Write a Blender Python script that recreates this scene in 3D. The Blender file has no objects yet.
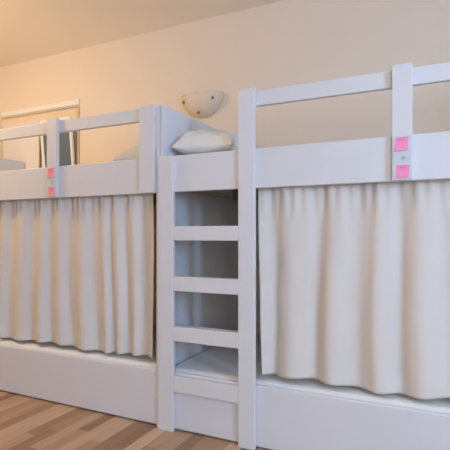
import bpy, bmesh, math, random
from mathutils import Vector, Matrix, noise
S = bpy.context.scene
C = S.collection
PI = math.pi

def lin(c):
    c = c / 255.0
    return c / 12.92 if c <= 0.04045 else ((c + 0.055) / 1.055) ** 2.4
def rgb(r, g, b):
    return (lin(r), lin(g), lin(b), 1.0)

# ------------------------------------------------------------------ materials
def mat(name, col, rough=0.5, bump=0.0, bscale=40.0, var=0.0, vscale=6.0, spec=0.5, metal=0.0, stretch=None):
    m = bpy.data.materials.new(name); m.use_nodes = True
    nt = m.node_tree; b = nt.nodes['Principled BSDF']
    b.inputs['Base Color'].default_value = col
    b.inputs['Roughness'].default_value = rough
    b.inputs['Specular IOR Level'].default_value = spec
    b.inputs['Metallic'].default_value = metal
    tc = nt.nodes.new('ShaderNodeTexCoord')
    src = tc.outputs['Object']
    if stretch:
        mp = nt.nodes.new('ShaderNodeMapping'); mp.inputs['Scale'].default_value = stretch
        nt.links.new(src, mp.inputs['Vector']); src = mp.outputs['Vector']
    if var:
        n = nt.nodes.new('ShaderNodeTexNoise'); n.inputs['Scale'].default_value = vscale; n.inputs['Detail'].default_value = 4
        r = nt.nodes.new('ShaderNodeMix'); r.data_type = 'RGBA'
        r.inputs[6].default_value = tuple(x * (1 - var) for x in col[:3]) + (1,)
        r.inputs[7].default_value = tuple(min(1, x * (1 + var)) for x in col[:3]) + (1,)
        nt.links.new(src, n.inputs['Vector']); nt.links.new(n.outputs['Fac'], r.inputs[0])
        nt.links.new(r.outputs[2], b.inputs['Base Color'])
    if bump:
        n2 = nt.nodes.new('ShaderNodeTexNoise'); n2.inputs['Scale'].default_value = bscale; n2.inputs['Detail'].default_value = 3
        bp = nt.nodes.new('ShaderNodeBump'); bp.inputs['Strength'].default_value = bump; bp.inputs['Distance'].default_value = 0.01
        nt.links.new(src, n2.inputs['Vector']); nt.links.new(n2.outputs['Fac'], bp.inputs['Height'])
        nt.links.new(bp.outputs['Normal'], b.inputs['Normal'])
    return m

M_paint = mat('white_paint', rgb(217, 218, 225), 0.42, 0.03, 60, 0.015, 5)
M_wall = mat('cream_wall_paint', rgb(231, 218, 206), 0.9, 0.10, 90, 0.015, 3, spec=0.2)
M_ceil = mat('ceiling_paint', rgb(250, 240, 228), 0.95, 0.08, 60, 0.01, 2, spec=0.2)
M_deck = mat('slat_wood', rgb(176, 160, 140), 0.7, 0.1, 20, 0.12, 8, stretch=(1, 12, 12))
M_sheet = mat('white_sheet', rgb(232, 232, 234), 0.9, 0.25, 14, 0.02, 8, spec=0.1)
M_pillow = mat('pillow_cotton', rgb(230, 227, 224), 0.9, 0.9, 11, 0.02, 8, spec=0.1)
M_black = mat('black_metal', rgb(22, 22, 24), 0.4)
M_steel = mat('steel_rod', rgb(170, 170, 172), 0.3, metal=0.9)
M_brass = mat('aged_brass', rgb(150, 122, 84), 0.35, metal=0.8)
M_pink = mat('pink_paper', rgb(250, 150, 200), 0.8, var=0.05, vscale=60)
M_salmon = mat('faded_pink_paper', rgb(243, 150, 165), 0.8, var=0.05, vscale=60)
M_pinkink = mat('pink_ink', rgb(236, 125, 182), 0.8)
M_label = mat('pale_label_paper', rgb(204, 211, 220), 0.6)
M_green = mat('green_ink', rgb(165, 196, 178), 0.7)
M_frame = mat('cream_window_frame', rgb(236, 216, 190), 0.6, 0.03)
M_head = mat('white_lacquer', rgb(236, 236, 238), 0.35)
M_tan = mat('tan_wood_edge', rgb(208, 182, 154), 0.6, var=0.1, vscale=20)
M_blind = mat('blind_fabric', rgb(226, 222, 230), 0.85, 0.05, 100)
M_pane = mat('teal_glass', rgb(88, 112, 128), 0.12, var=0.08, vscale=5, spec=0.5)
M_base = mat('white_skirting', rgb(228, 222, 214), 0.5)

def cotton(name, col, trans):
    m = mat(name, col, 0.95, 0.25, 22, 0.025, 10, spec=0.05)
    nt = m.node_tree; b = nt.nodes['Principled BSDF']; out = nt.nodes['Material Output']
    t = nt.nodes.new('ShaderNodeBsdfTranslucent'); t.inputs['Color'].default_value = rgb(245, 226, 196)
    mx = nt.nodes.new('ShaderNodeMixShader'); mx.inputs[0].default_value = trans
    nt.links.new(b.outputs[0], mx.inputs[1]); nt.links.new(t.outputs[0], mx.inputs[2]); nt.links.new(mx.outputs[0], out.inputs['Surface'])
    return m
M_curtain = cotton('unbleached_cotton', rgb(248, 246, 246), 0.36)

def frosted():
    m = mat('frosted_glass', rgb(250, 240, 230), 0.4, spec=0.5)
    nt = m.node_tree; b = nt.nodes['Principled BSDF']
    t = nt.nodes.new('ShaderNodeBsdfTranslucent'); t.inputs['Color'].default_value = rgb(252, 246, 236)
    mx = nt.nodes.new('ShaderNodeMixShader'); mx.inputs[0].default_value = .5
    nt.links.new(b.outputs[0], mx.inputs[1]); nt.links.new(t.outputs[0], mx.inputs[2]); nt.links.new(mx.outputs[0], nt.nodes['Material Output'].inputs['Surface'])
    return m
M_frost = frosted()

def floor_mat():
    m = bpy.data.materials.new('oak_laminate'); m.use_nodes = True
    nt = m.node_tree; N = nt.nodes; L = nt.links; b = N['Principled BSDF']
    tc = N.new('ShaderNodeTexCoord'); mp = N.new('ShaderNodeMapping')
    mp.inputs['Rotation'].default_value = (0, 0, PI / 2)
    L.new(tc.outputs['Object'], mp.inputs['Vector'])
    br = N.new('ShaderNodeTexBrick')
    br.offset = 0.37; br.offset_frequency = 2; br.squash = 0.8; br.squash_frequency = 3
    br.inputs['Color1'].default_value = (0, 0, 0, 1); br.inputs['Color2'].default_value = (1, 1, 1, 1)
    br.inputs['Mortar'].default_value = (0.35, 0.35, 0.35, 1)
    br.inputs['Scale'].default_value = 1.0; br.inputs['Mortar Size'].default_value = 0.0006
    br.inputs['Mortar Smooth'].default_value = 0.5
    br.inputs['Brick Width'].default_value = 0.50; br.inputs['Row Height'].default_value = 0.07
    L.new(mp.outputs[0], br.inputs['Vector'])
    cr = N.new('ShaderNodeValToRGB'); e = cr.color_ramp
    e.elements[0].position = 0.0; e.elements[0].color = rgb(146, 114, 90)
    e.elements[1].position = 1.0; e.elements[1].color = rgb(206, 176, 150)
    k = e.elements.new(0.3); k.color = rgb(170, 138, 112)
    k = e.elements.new(0.65); k.color = rgb(186, 155, 129)
    L.new(br.outputs['Color'], cr.inputs['Fac'])
    mp2 = N.new('ShaderNodeMapping'); mp2.inputs['Scale'].default_value = (70, 3.5, 1)
    L.new(tc.outputs['Object'], mp2.inputs['Vector'])
    n = N.new('ShaderNodeTexNoise'); n.inputs['Scale'].default_value = 1.0; n.inputs['Detail'].default_value = 6; n.inputs['Distortion'].default_value = 0.6
    L.new(mp2.outputs[0], n.inputs['Vector'])
    gr = N.new('ShaderNodeValToRGB'); gr.color_ramp.elements[0].position = 0.3; gr.color_ramp.elements[0].color = (0.72, 0.70, 0.68, 1)
    gr.color_ramp.elements[1].position = 0.7; gr.color_ramp.elements[1].color = (1.08, 1.08, 1.08, 1)
    L.new(n.outputs['Fac'], gr.inputs['Fac'])
    mx = N.new('ShaderNodeMix'); mx.data_type = 'RGBA'; mx.blend_type = 'MULTIPLY'; mx.inputs[0].default_value = 0.6
    L.new(cr.outputs[0], mx.inputs[6]); L.new(gr.outputs[0], mx.inputs[7])
    L.new(mx.outputs[2], b.inputs['Base Color'])
    b.inputs['Roughness'].default_value = 0.45; b.inputs['Specular IOR Level'].default_value = 0.35
    return m
M_floor = floor_mat()

# ------------------------------------------------------------------ mesh helpers
def box(bm, x0, x1, y0, y1, z0, z1, bev=0.0, seg=2):
    b2 = bmesh.new()
    r = bmesh.ops.create_cube(b2, size=1.0)
    for v in b2.verts:
        v.co = Vector(((x0 + x1) / 2 + v.co.x * (x1 - x0), (y0 + y1) / 2 + v.co.y * (y1 - y0), (z0 + z1) / 2 + v.co.z * (z1 - z0)))
    if bev:
        bmesh.ops.bevel(b2, geom=list(b2.edges), offset=bev, segments=seg, affect='EDGES', profile=0.5)
    tmp = bpy.data.meshes.new('tmp'); b2.to_mesh(tmp); b2.free(); bm.from_mesh(tmp); bpy.data.meshes.remove(tmp)
    return bm
def bx(*a, **k):
    bm = bmesh.new(); return box(bm, *a, **k)
def tube(bm, p, q, r, seg=16):
    p = Vector(p); q = Vector(q); d = q - p
    rot = d.to_track_quat('Z', 'Y').to_matrix().to_4x4()
    bmesh.ops.create_cone(bm, cap_ends=True, segments=seg, radius1=r, radius2=r, depth=d.length, matrix=Matrix.Translation((p + q) / 2) @ rot)
    return bm
def obj(name, bm, m, parent=None, smooth=False, label=None):
    me = bpy.data.meshes.new(name); bmesh.ops.recalc_face_normals(bm, faces=list(bm.faces)); bm.to_mesh(me); bm.free()
    me.materials.append(m)
    if smooth:
        for p in me.polygons: p.use_smooth = True
    o = bpy.data.objects.new(name, me); C.objects.link(o)
    if parent: o.parent = parent
    if label: o['label'] = label
    return o
def tag(o, label, cat, group=None):
    o['label'] = label; o['category'] = cat
    if group: o['group'] = group
    return o
def thing(name, label, cat, loc, group=None):
    o = bpy.data.objects.new(name, None); C.objects.link(o); o.location = loc
    return tag(o, label, cat, group)
def struct(name, bm, m, parent=None):
    o = obj(name, bm, m, parent)
    if not parent: o['kind'] = 'structure'
    return o

# ------------------------------------------------------------------ room shell
XL, XR, YF, YB, H = -4.7, 2.2, -2.2, 2.93, 2.605
struct('floor', bx(XL - .15, XR + .15, YF - .15, YB + .15, -0.12, 0.0), M_floor)
struct('ceiling', bx(XL - .15, XR + .15, YF - .15, YB + .15, H, H + .12), M_ceil)
# back wall with a window recess
WX0, WX1, WZ0, WZ1 = -3.80, -2.815, 1.12, 2.115
bm = bmesh.new()
box(bm, XL - .15, WX0, YB, YB + .15, 0, H); box(bm, WX1, XR + .15, YB, YB + .15, 0, H)
box(bm, WX0, WX1, YB, YB + .15, 0, WZ0); box(bm, WX0, WX1, YB, YB + .15, WZ1, H)
struct('wall_back', bm, M_wall)
struct('wall_left', bx(XL - .15, XL, YF, YB, 0, H), M_wall)
bm = bmesh.new()
box(bm, XL - .15, .5, YF - .15, YF, 0, H); box(bm, 1.9, XR + .15, YF - .15, YF, 0, H)
box(bm, .5, 1.9, YF - .15, YF, 0, .85); box(bm, .5, 1.9, YF - .15, YF, 2.25, H)  # opening cut in this unseen wall for the added fill lamp
struct('wall_front', bm, M_wall)
bm = bmesh.new()
for x0, x1 in ((.5, .55), (1.85, 1.9), (1.18, 1.22)): box(bm, x0, x1, YF - .08, YF - .03, .85, 2.25)
box(bm, .55, 1.85, YF - .08, YF - .03, .85, .90); box(bm, .55, 1.85, YF - .08, YF - .03, 2.20, 2.25)
struct('added_fill_window', bm, M_head)  # invented frame, added around the fill lamp's opening
# right wall with the daylight window
RY0, RY1, RZ0, RZ1 = -0.40, 0.28, 0.9, 2.2
bm = bmesh.new()
box(bm, XR, XR + .15, YF, RY0, 0, H); box(bm, XR, XR + .15, RY1, YB, 0, H)
box(bm, XR, XR + .15, RY0, RY1, 0, RZ0); box(bm, XR, XR + .15, RY0, RY1, RZ1, H)
struct('wall_right', bm, M_wall)
bm = bmesh.new()
for y0, y1 in ((RY0, RY0 + .05), (RY1 - .05, RY1)): box(bm, XR + .05, XR + .1, y0, y1, RZ0, RZ1)
box(bm, XR + .05, XR + .1, RY0 + .05, RY1 - .05, RZ0, RZ0 + .05); box(bm, XR + .05, XR + .1, RY0 + .05, RY1 - .05, RZ1 - .05, RZ1)
struct('window_2', bm, M_head)

# window in the back wall, seen over the far bunk
w = bmesh.new()
box(w, WX0, WX1, YB + .025, YB + .13, 2.045, WZ1)                      # head of the frame
box(w, WX0, WX0 + .05, YB + .025, YB + .13, WZ0, 2.045); box(w, WX1 - .17, WX1, YB + .025, YB + .13, WZ0, 2.045)
box(w, -3.335, -3.215, YB + .045, YB + .13, WZ0 + .06, 2.045); box(w, WX0 + .05, WX1 - .045, YB + .025, YB + .13, WZ0, WZ0 + .06)
win = struct('window_1', w, M_frame)
obj('head_casing', bx(-3.77, -2.80, YB - .014, YB, 2.124, 2.170, bev=.003), M_head, win)
obj('edge_trim', bx(-2.818, -2.80, YB - .010, YB, 1.12, 2.115), M_tan, win, label='thin tan edge strip')
obj('blind', bx(WX0 + .04, -3.30, YB + .010, YB + .022, 1.2, 2.05), M_blind, win, label='pale lilac white blind')
obj('fixed_pane', bx(WX0 + .05, -3.335, YB + .09, YB + .098, WZ0 + .06, 2.045), M_pane, win)
sash = bmesh.new()
SX0, SX1, SZ = -3.195, -2.832, 0.845
box(sash, SX0, SX0 + .030, -.012, .012, 0, SZ, bev=.003); box(sash, SX1 - .022, SX1, -.012, .012, 0, SZ, bev=.003)
box(sash, SX0 + .030, SX1 - .022, -.012, .012, 0, .05); box(sash, SX0 + .030, SX1 - .022, -.012, .012, SZ - .022, SZ)
so = obj('sash', sash, M_head, win, label='white sash tilted open at the top')
gp = obj('glass_pane', bx(SX0 + .026, SX1 - .018, -.006, .006, .04, SZ - .015), M_pane, so, label='dusky teal glass pane')
so.location = (0, YB + .012, 1.17); so.rotation_euler = (math.radians(5.5), 0, 0)
# skirting on the walls behind and beside
struct('baseboard_left', bx(XL, XL + .015, YF, YB, 0, .08), M_base)
struct('baseboard_right', bx(XR - .015, XR, YF, YB, 0, .08), M_base)

# ------------------------------------------------------------------ bunk beds
LB = 2.18          # bed length
FY = 1.925         # front of the posts
BY = 1.948         # front of the boards
RYB = 2.925        # back of the bed
def make_bed(X0, label, sp, stickers):
    t = thing('bunk_bed', label, 'bunk bed', (X0, BY, 0), 'white bunk beds along the wall')
    oy = -BY
    def part(name, x0, x1, y0, y1, z0, z1, m=M_paint, bev=.003, parent=None, label=None):
        return obj(name, bx(x0, x1, y0 + oy, y1 + oy, z0, z1, bev=bev), m, parent or t, label=label)
    part('end_panel', 0.0, .021, BY, RYB, 0, 1.678)
    part('end_panel', LB - .022, LB - .001, BY, RYB, 0, 1.678)
    part('ladder_post', .002, .092, FY, BY, 0, 1.403)
    part('ladder_post', .453, .536, FY, BY, 0, 1.685)
    part('guard_post', LB - .115, LB - .025, FY, BY, 1.220, 1.680)
    for z0, z1 in ((.972, 1.044), (.716, .790), (.463, .537), (.205, .286)):
        part('rung', .092, .453, FY, BY + .03, z0, z1, bev=.004)
    part('guard_board', .021, LB - .022, BY, BY + .024, 1.220, 1.406, bev=.004)
    part('guard_rail', .536, LB - .022, BY, BY + .024, 1.604, 1.675, bev=.004)
    gp = part('guard_post', sp - .041, sp + .036, FY - .002, BY, 1.220, 1.688)
    # pale label strip with two pink paper squares and a little green mark
    lb = part('label_strip', sp - .036, sp + .034, FY - .0035, FY - .002, 1.225, 1.398, M_label, 0, gp, 'pale bluish label strip')
    mk = stickers
    for (cx, z0, z1, dz) in ((-.004, 1.338, 1.392, .002), (.0, 1.229, 1.281, -.002)):
        bm = bmesh.new()
        bmesh.ops.create_grid(bm, x_segments=6, y_segments=6, size=.5)
        for v in bm.verts:
            u, q = v.co.x, v.co.y
            curl = .006 * max(0, -q) ** 2 * 3
            v.co = Vector((sp + cx + u * .049 + q * .002, oy + FY - .0045 - curl, (z0 + z1) / 2 + q * (z1 - z0) + u * dz))
        st = obj('sticker', bm, mk, gp, label='square pink paper sticker')
        sd = st.modifiers.new('thick', 'SOLIDIFY'); sd.thickness = .0006
        bm = bmesh.new()
        zc = z1 - .010
        for i, (dx, dd) in enumerate(((-.010, 0), (-.004, .003), (.003, -.002), (.009, .001))):
            box(bm, sp + cx + dx - .0025, sp + cx + dx + .0025, oy + FY - .0062, oy + FY - .0052, zc + dd - .004, zc + dd + .002)
        obj('pen_mark', bm, M_pinkink, st)
    bm = bmesh.new(); tube(bm, (sp + .003, oy + FY - .0045, 1.309), (sp + .003, oy + FY - .0036, 1.309), .009, 14)
    obj('green_mark', bm, M_green, lb, label='small faint green mark')
    part('base_board', .021, LB - .022, BY + .004, BY + .026, .006, .297, bev=.009)
    part('upper_deck', .021, LB - .022, BY + .024, RYB, 1.245, 1.268, M_deck, 0)
    part('lower_deck', .021, LB - .022, BY + .026, RYB, .15, .172, M_deck, 0)
    part('rear_board', .021, LB - .022, RYB - .02, RYB, 1.268, 1.40)
    bm = bmesh.new(); tube(bm, (.41, BY + .062 + oy, 1.232), (LB - .022, BY + .062 + oy, 1.232), .006)
    obj('curtain_rod', bm, M_steel, t, True)
    bm = bmesh.new(); box(bm, .400, .432, BY + .026 + oy, BY + .066 + oy, 1.172, 1.212, bev=.003); box(bm, .404, .428, BY + .026 + oy, BY + .072 + oy, 1.212, 1.244)
    obj('rod_bracket', bm, M_black, t, label='small black rod bracket')
    return t
XA = -1.311; XB = XA - LB - .002
make_bed(XA, 'nearer white wooden bunk bed at right with open four-rung ladder beside the pillow', 1.176, M_pink)
make_bed(XB, 'farther white wooden bunk bed at left below the back-wall window', 1.440, M_salmon)

# ------------------------------------------------------------------ bedding
def mattress(x0, x1, z0, z1, label, mname='mattress'):
    xc = (x0 + x1) / 2; y0, y1 = BY + .030, RYB - .03
    bm = bmesh.new()
    box(bm, x0 - xc, x1 - xc, 0, y1 - y0, 0, z1 - z0, bev=.028, seg=4)
    o = obj('mattress', bm, M_sheet, None, True); o.location = (xc, y0, z0)
    return tag(o, label, 'mattress', 'white sheeted mattresses')
mattress(XA + .024, XA + LB - .025, .173, .308, 'lower mattress of the nearer bunk, seen between the bottom rungs')
mattress(XB + .024, XB + LB - .025, .173, .308, 'lower mattress of the farther bunk, thin white strip under the left curtain')
mattress(XA + .024, XA + LB - .025, 1.269, 1.398, 'upper mattress of the nearer bunk carrying the plump white pillow')
mattress(XB + .024, XB + LB - .025, 1.269, 1.398, 'upper mattress of the farther bunk, behind its guard board')

def pillow(name, cx, cy, z, sx, sy, sz, rot, label, seed, tilt=0):
    n = 36
    def surf(sign):
        vs = []
        for j in range(n + 1):
            for i in range(n + 1):
                u = -1 + 2 * i / n; v = -1 + 2 * j / n
                e = max(0, (1 - abs(u) ** 2.6)) * max(0, (1 - abs(v) ** 2.6))
                t = e ** 0.42
                pu = u * (1 - .10 * (1 - v * v) * abs(u) ** 3); pv = v * (1 - .08 * (1 - u * u) * abs(v) ** 3)
                x = pu * sx / 2; y = pv * sy / 2
                wr = noise.noise(Vector((x * 9 + seed, y * 9, sign * 3.0))) * .014 + noise.noise(Vector((x * 20 + y * 14, y * 22 + seed, sign))) * .010 + noise.noise(Vector((x * 30 - y * 34, y * 12 + x * 18, seed))) * .007
                # radiating creases from the corners
                a = math.atan2(1 - abs(v), 1 - abs(u)); wr += .009 * math.sin(a * 11 + seed) * (abs(u * v)) ** 1.5
                h = (sz * (.72 if sign > 0 else .28)) * t + wr * (1 if sign > 0 else .3) * min(1, e * 4)
                vs.append((x, y, sign * max(h, .001)))
        return vs
    bm = bmesh.new()
    top = [bm.verts.new(p) for p in surf(1)]; bot = [bm.verts.new(p) for p in surf(-1)]
    k = n + 1
    for j in range(n):
        for i in range(n):
            a = j * k + i
            bm.faces.new((top[a], top[a + 1], top[a + k + 1], top[a + k]))
            bm.faces.new((bot[a], bot[a + k], bot[a + k + 1], bot[a + 1]))
    ring = [i for i in range(n)] + [n + j * k for j in range(n)] + [n * k + i for i in range(n, 0, -1)] + [j * k for j in range(n, 0, -1)]
    for q in range(len(ring)):
        a, b = ring[q], ring[(q + 1) % len(ring)]
        bm.faces.new((top[a], bot[a], bot[b], top[b]))
    o = obj('pillow', bm, M_pillow, None, True)
    o.modifiers.new('sub', 'SUBSURF').levels = 1; o.modifiers['sub'].render_levels = 1
    o.location = (cx, cy, z + sz * .28 + .004); o.rotation_euler = (0, math.radians(tilt), math.radians(rot))
    return tag(o, label, 'pillow', 'white bed pillows')
pillow('pillow', -1.106, 2.235, 1.404, .345, .50, .158, 3, 'plump creased white pillow against the end panel beside the ladder', 1.7, 2)
pillow('pillow', -1.09, 2.72, 1.398, .33, .35, .125, -3, 'flatter shaded pillow just behind the plump creased one', 3.1)
pillow('pillow', -1.585, 2.48, 1.398, .46, .64, .185, 3, 'partly hidden pillow behind the guard board of the farther bunk', 5.2)

# ------------------------------------------------------------------ curtains
def curtain(knots, x0, x1, ztop, zbot, yc, amp, label, seed, edge_in=0.0, dw=0.5):
    def skew(p):
        k = math.floor(p); q = p - k
        return k + (.5 * q / dw if q < dw else .5 + .5 * (q - dw) / (1 - dw))
    knots = sorted(knots)
    # phases: 'b' (face turned left) at k+.25, 'c' (face turned right) at k+.75, alternating
    ph = []
    p = 0.25 if knots[0][1] == 'b' else 0.75
    for (x, t) in knots:
        ph.append((x, p)); p += 0.5
    def phase(x):
        if x <= ph[0][0]:
            s = .5 / (ph[1][0] - ph[0][0]); return ph[0][1] + (x - ph[0][0]) * s
        for (a, pa), (b, pb) in zip(ph, ph[1:]):
            if x <= b:
                return pa + (pb - pa) * (x - a) / (b - a)
        s = .5 / (ph[-1][0] - ph[-2][0]); return ph[-1][1] + (x - ph[-1][0]) * s
    W = x1 - x0; nx = int(W / .006); nz = 70
    bm = bmesh.new(); rows = []
    for j in range(nz + 1):
        f = j / nz                                     # 0 at the top
        z = ztop + (zbot - ztop) * f
        row = []
        for i in range(nx + 1):
            q = i / nx; x = x0 + W * q
            xl = x + edge_in * f * max(0, 1 - q * 5)
            drift = .012 * math.sin(3.1 * f + seed + x * 4)
            a = amp * (.55 + .55 * f)
            y = a * math.cos(2 * PI * skew(phase(x + drift)))
            g = max(0, 1 - f * 5)
            y += .006 * g * math.cos(2 * PI * x / .052 + seed)
            y += .010 * noise.noise(Vector((x * 5 + seed, z * 1.6, 0))) + .0035 * noise.noise(Vector((x * 16, z * 5, seed)))
            zz = z + (.006 * math.sin(x * 9 + seed)) * f
            row.append(bm.verts.new((xl - (x0 + x1) / 2, y, zz - zbot)))
        rows.append(row)
    for a, b in zip(rows, rows[1:]):
        for i in range(nx):
            bm.faces.new((a[i], a[i + 1], b[i + 1], b[i]))
    o = obj('curtain', bm, M_curtain, None, True)
    o.location = ((x0 + x1) / 2, yc, zbot)
    sd = o.modifiers.new('thick', 'SOLIDIFY'); sd.thickness = .0022
    # sewn hem along the bottom
    return tag(o, label, 'curtain', 'cream cotton bunk curtains')

th = math.atan(215 / 447)
def xat(px, Y=2.0):
    a = (px - 225) / 447.0
    return Y * (-math.sin(th) + a * math.cos(th)) / (math.cos(th) + a * math.sin(th))
def kn(first, pxs, before=(), after=()):
    out = []; t = first
    for x in list(before) + [xat(p) for p in pxs] + list(after):
        out.append((x, t)); t = 'c' if t == 'b' else 'b'
    return out
rk = kn('c', (262, 278, 305, 324, 346, 371, 392, 411, 439), (), (.09, .19, .29, .38, .47, .56, .65, .74, .82))
lk = kn('c', (3, 12, 24, 35, 44, 53, 63, 74, 86, 100, 107, 112, 120, 128.5, 136, 147), (-2.96, -2.89, -2.82, -2.75, -2.68, -2.61))
curtain(rk, -.788, XA + LB - .03, 1.238, .333, BY + .064, .022, 'cream cotton curtain hanging under the nearer bunk, right of the ladder', 0.4, .022, .45)
curtain(lk, -2.945, xat(153.3), 1.238, .333, BY + .062, .021, 'cream cotton curtain hanging under the farther bunk, left of the ladder', 2.1, 0, .66)

# ------------------------------------------------------------------ wall lamp
lamp = thing('wall_lamp', 'unlit frosted glass half-bowl wall lamp with three brass clips above the pillow', 'wall lamp', (-1.588, YB, 2.04))
bm = bmesh.new()
n, k = 28, 14; R, D = .172, .095
rows = []
for j in range(k + 1):
    b = (PI / 2) * j / k                    # 0 at the rim, pi/2 at the middle of the front
    row = []
    for i in range(n + 1):
        a = PI + PI * i / n                 # lower half disc
        rr = R * (math.sin(PI / 2 - b) ** .8)
        row.append(bm.verts.new((rr * math.cos(a), -.004 - D * math.sin(b) ** 1.1, rr * math.sin(a))))
    rows.append(row)
for a, b in zip(rows, rows[1:]):
    for i in range(n):
        try: bm.faces.new((a[i], a[i + 1], b[i + 1], b[i]))
        except ValueError: pass
bmesh.ops.remove_doubles(bm, verts=bm.verts, dist=1e-5)
sh = obj('glass_shade', bm, M_frost, lamp, True)
sd = sh.modifiers.new('thick', 'SOLIDIFY'); sd.thickness = .004
bm = bx(-.09, .09, -.02, -.001, -.10, -.03, bev=.006); obj('back_plate', bm, M_head, lamp)
bm = bmesh.new(); tube(bm, (0, -.02, -.06), (0, -.05, -.05), .012)
obj('bulb_holder', bm, M_head, lamp)
for (x, z) in ((-.128, -.055), (-.004, -.145), (.118, -.055)):
    bm = bmesh.new()
    rr = math.hypot(x, z) / R
    d = .004 + D * max(0, 1 - rr ** 2.4) ** .55
    tube(bm, (x, -d - .012, z), (x, -.002, z), .005)
    bmesh.ops.create_uvsphere(bm, u_segments=14, v_segments=8, radius=.0105, matrix=Matrix.Translation((x, -d - .012, z)))
    obj('brass_clip', bm, M_brass, lamp, True, 'round brass clip')

# ------------------------------------------------------------------ light
def area(name, loc, rot, sx, sy, e, col, spread=PI):
    l = bpy.data.lights.new(name, 'AREA'); l.shape = 'RECTANGLE'; l.size = sx; l.size_y = sy; l.energy = e; l.color = col; l.spread = spread
    o = bpy.data.objects.new(name, l); C.objects.link(o); o.location = loc; o.rotation_euler = rot; return o
area('daylight_and_fill', (XR + .12, (RY0 + RY1) / 2, (RZ0 + RZ1) / 2), (0, PI / 2, 0), RZ1 - RZ0, RY1 - RY0, 148, (.345, .60, 1.0))
area('daylight_and_fill', (1.2, YF - .10, 1.55), (PI / 2, 0, 0), 1.4, 1.4, 99, (.92, 1.0, 1.0))  # neutral fill lamp added behind the camera; its window is made up
l = bpy.data.lights.new('ceiling_lamp_light', 'POINT'); l.energy = 68; l.color = (1.0, .69, .32); l.shadow_soft_size = .10
o = bpy.data.objects.new('ceiling_lamp_light', l); C.objects.link(o); o.location = (-3.3, 1.3, 2.3)
W = bpy.data.worlds.new('World'); S.world = W; W.use_nodes = True
W.node_tree.nodes['Background'].inputs[0].default_value = (.55, .7, 1, 1); W.node_tree.nodes['Background'].inputs[1].default_value = 0.8

# ------------------------------------------------------------------ camera
cd = bpy.data.cameras.new('camera'); cam = bpy.data.objects.new('camera', cd); C.objects.link(cam)
cd.sensor_fit = 'HORIZONTAL'; cd.sensor_width = 36; cd.lens = 36 * 447 / 450
cd.shift_y = 10 / 450
cam.location = (0, 0, 1.0); cam.rotation_euler = (PI / 2, 0, th)
cd.clip_start = .02
S.camera = cam
S.view_settings.view_transform = 'Standard'; S.view_settings.look = 'None'; S.view_settings.gamma = 1.0
S.view_settings.use_curve_mapping = False
S.view_settings.exposure = -0.7
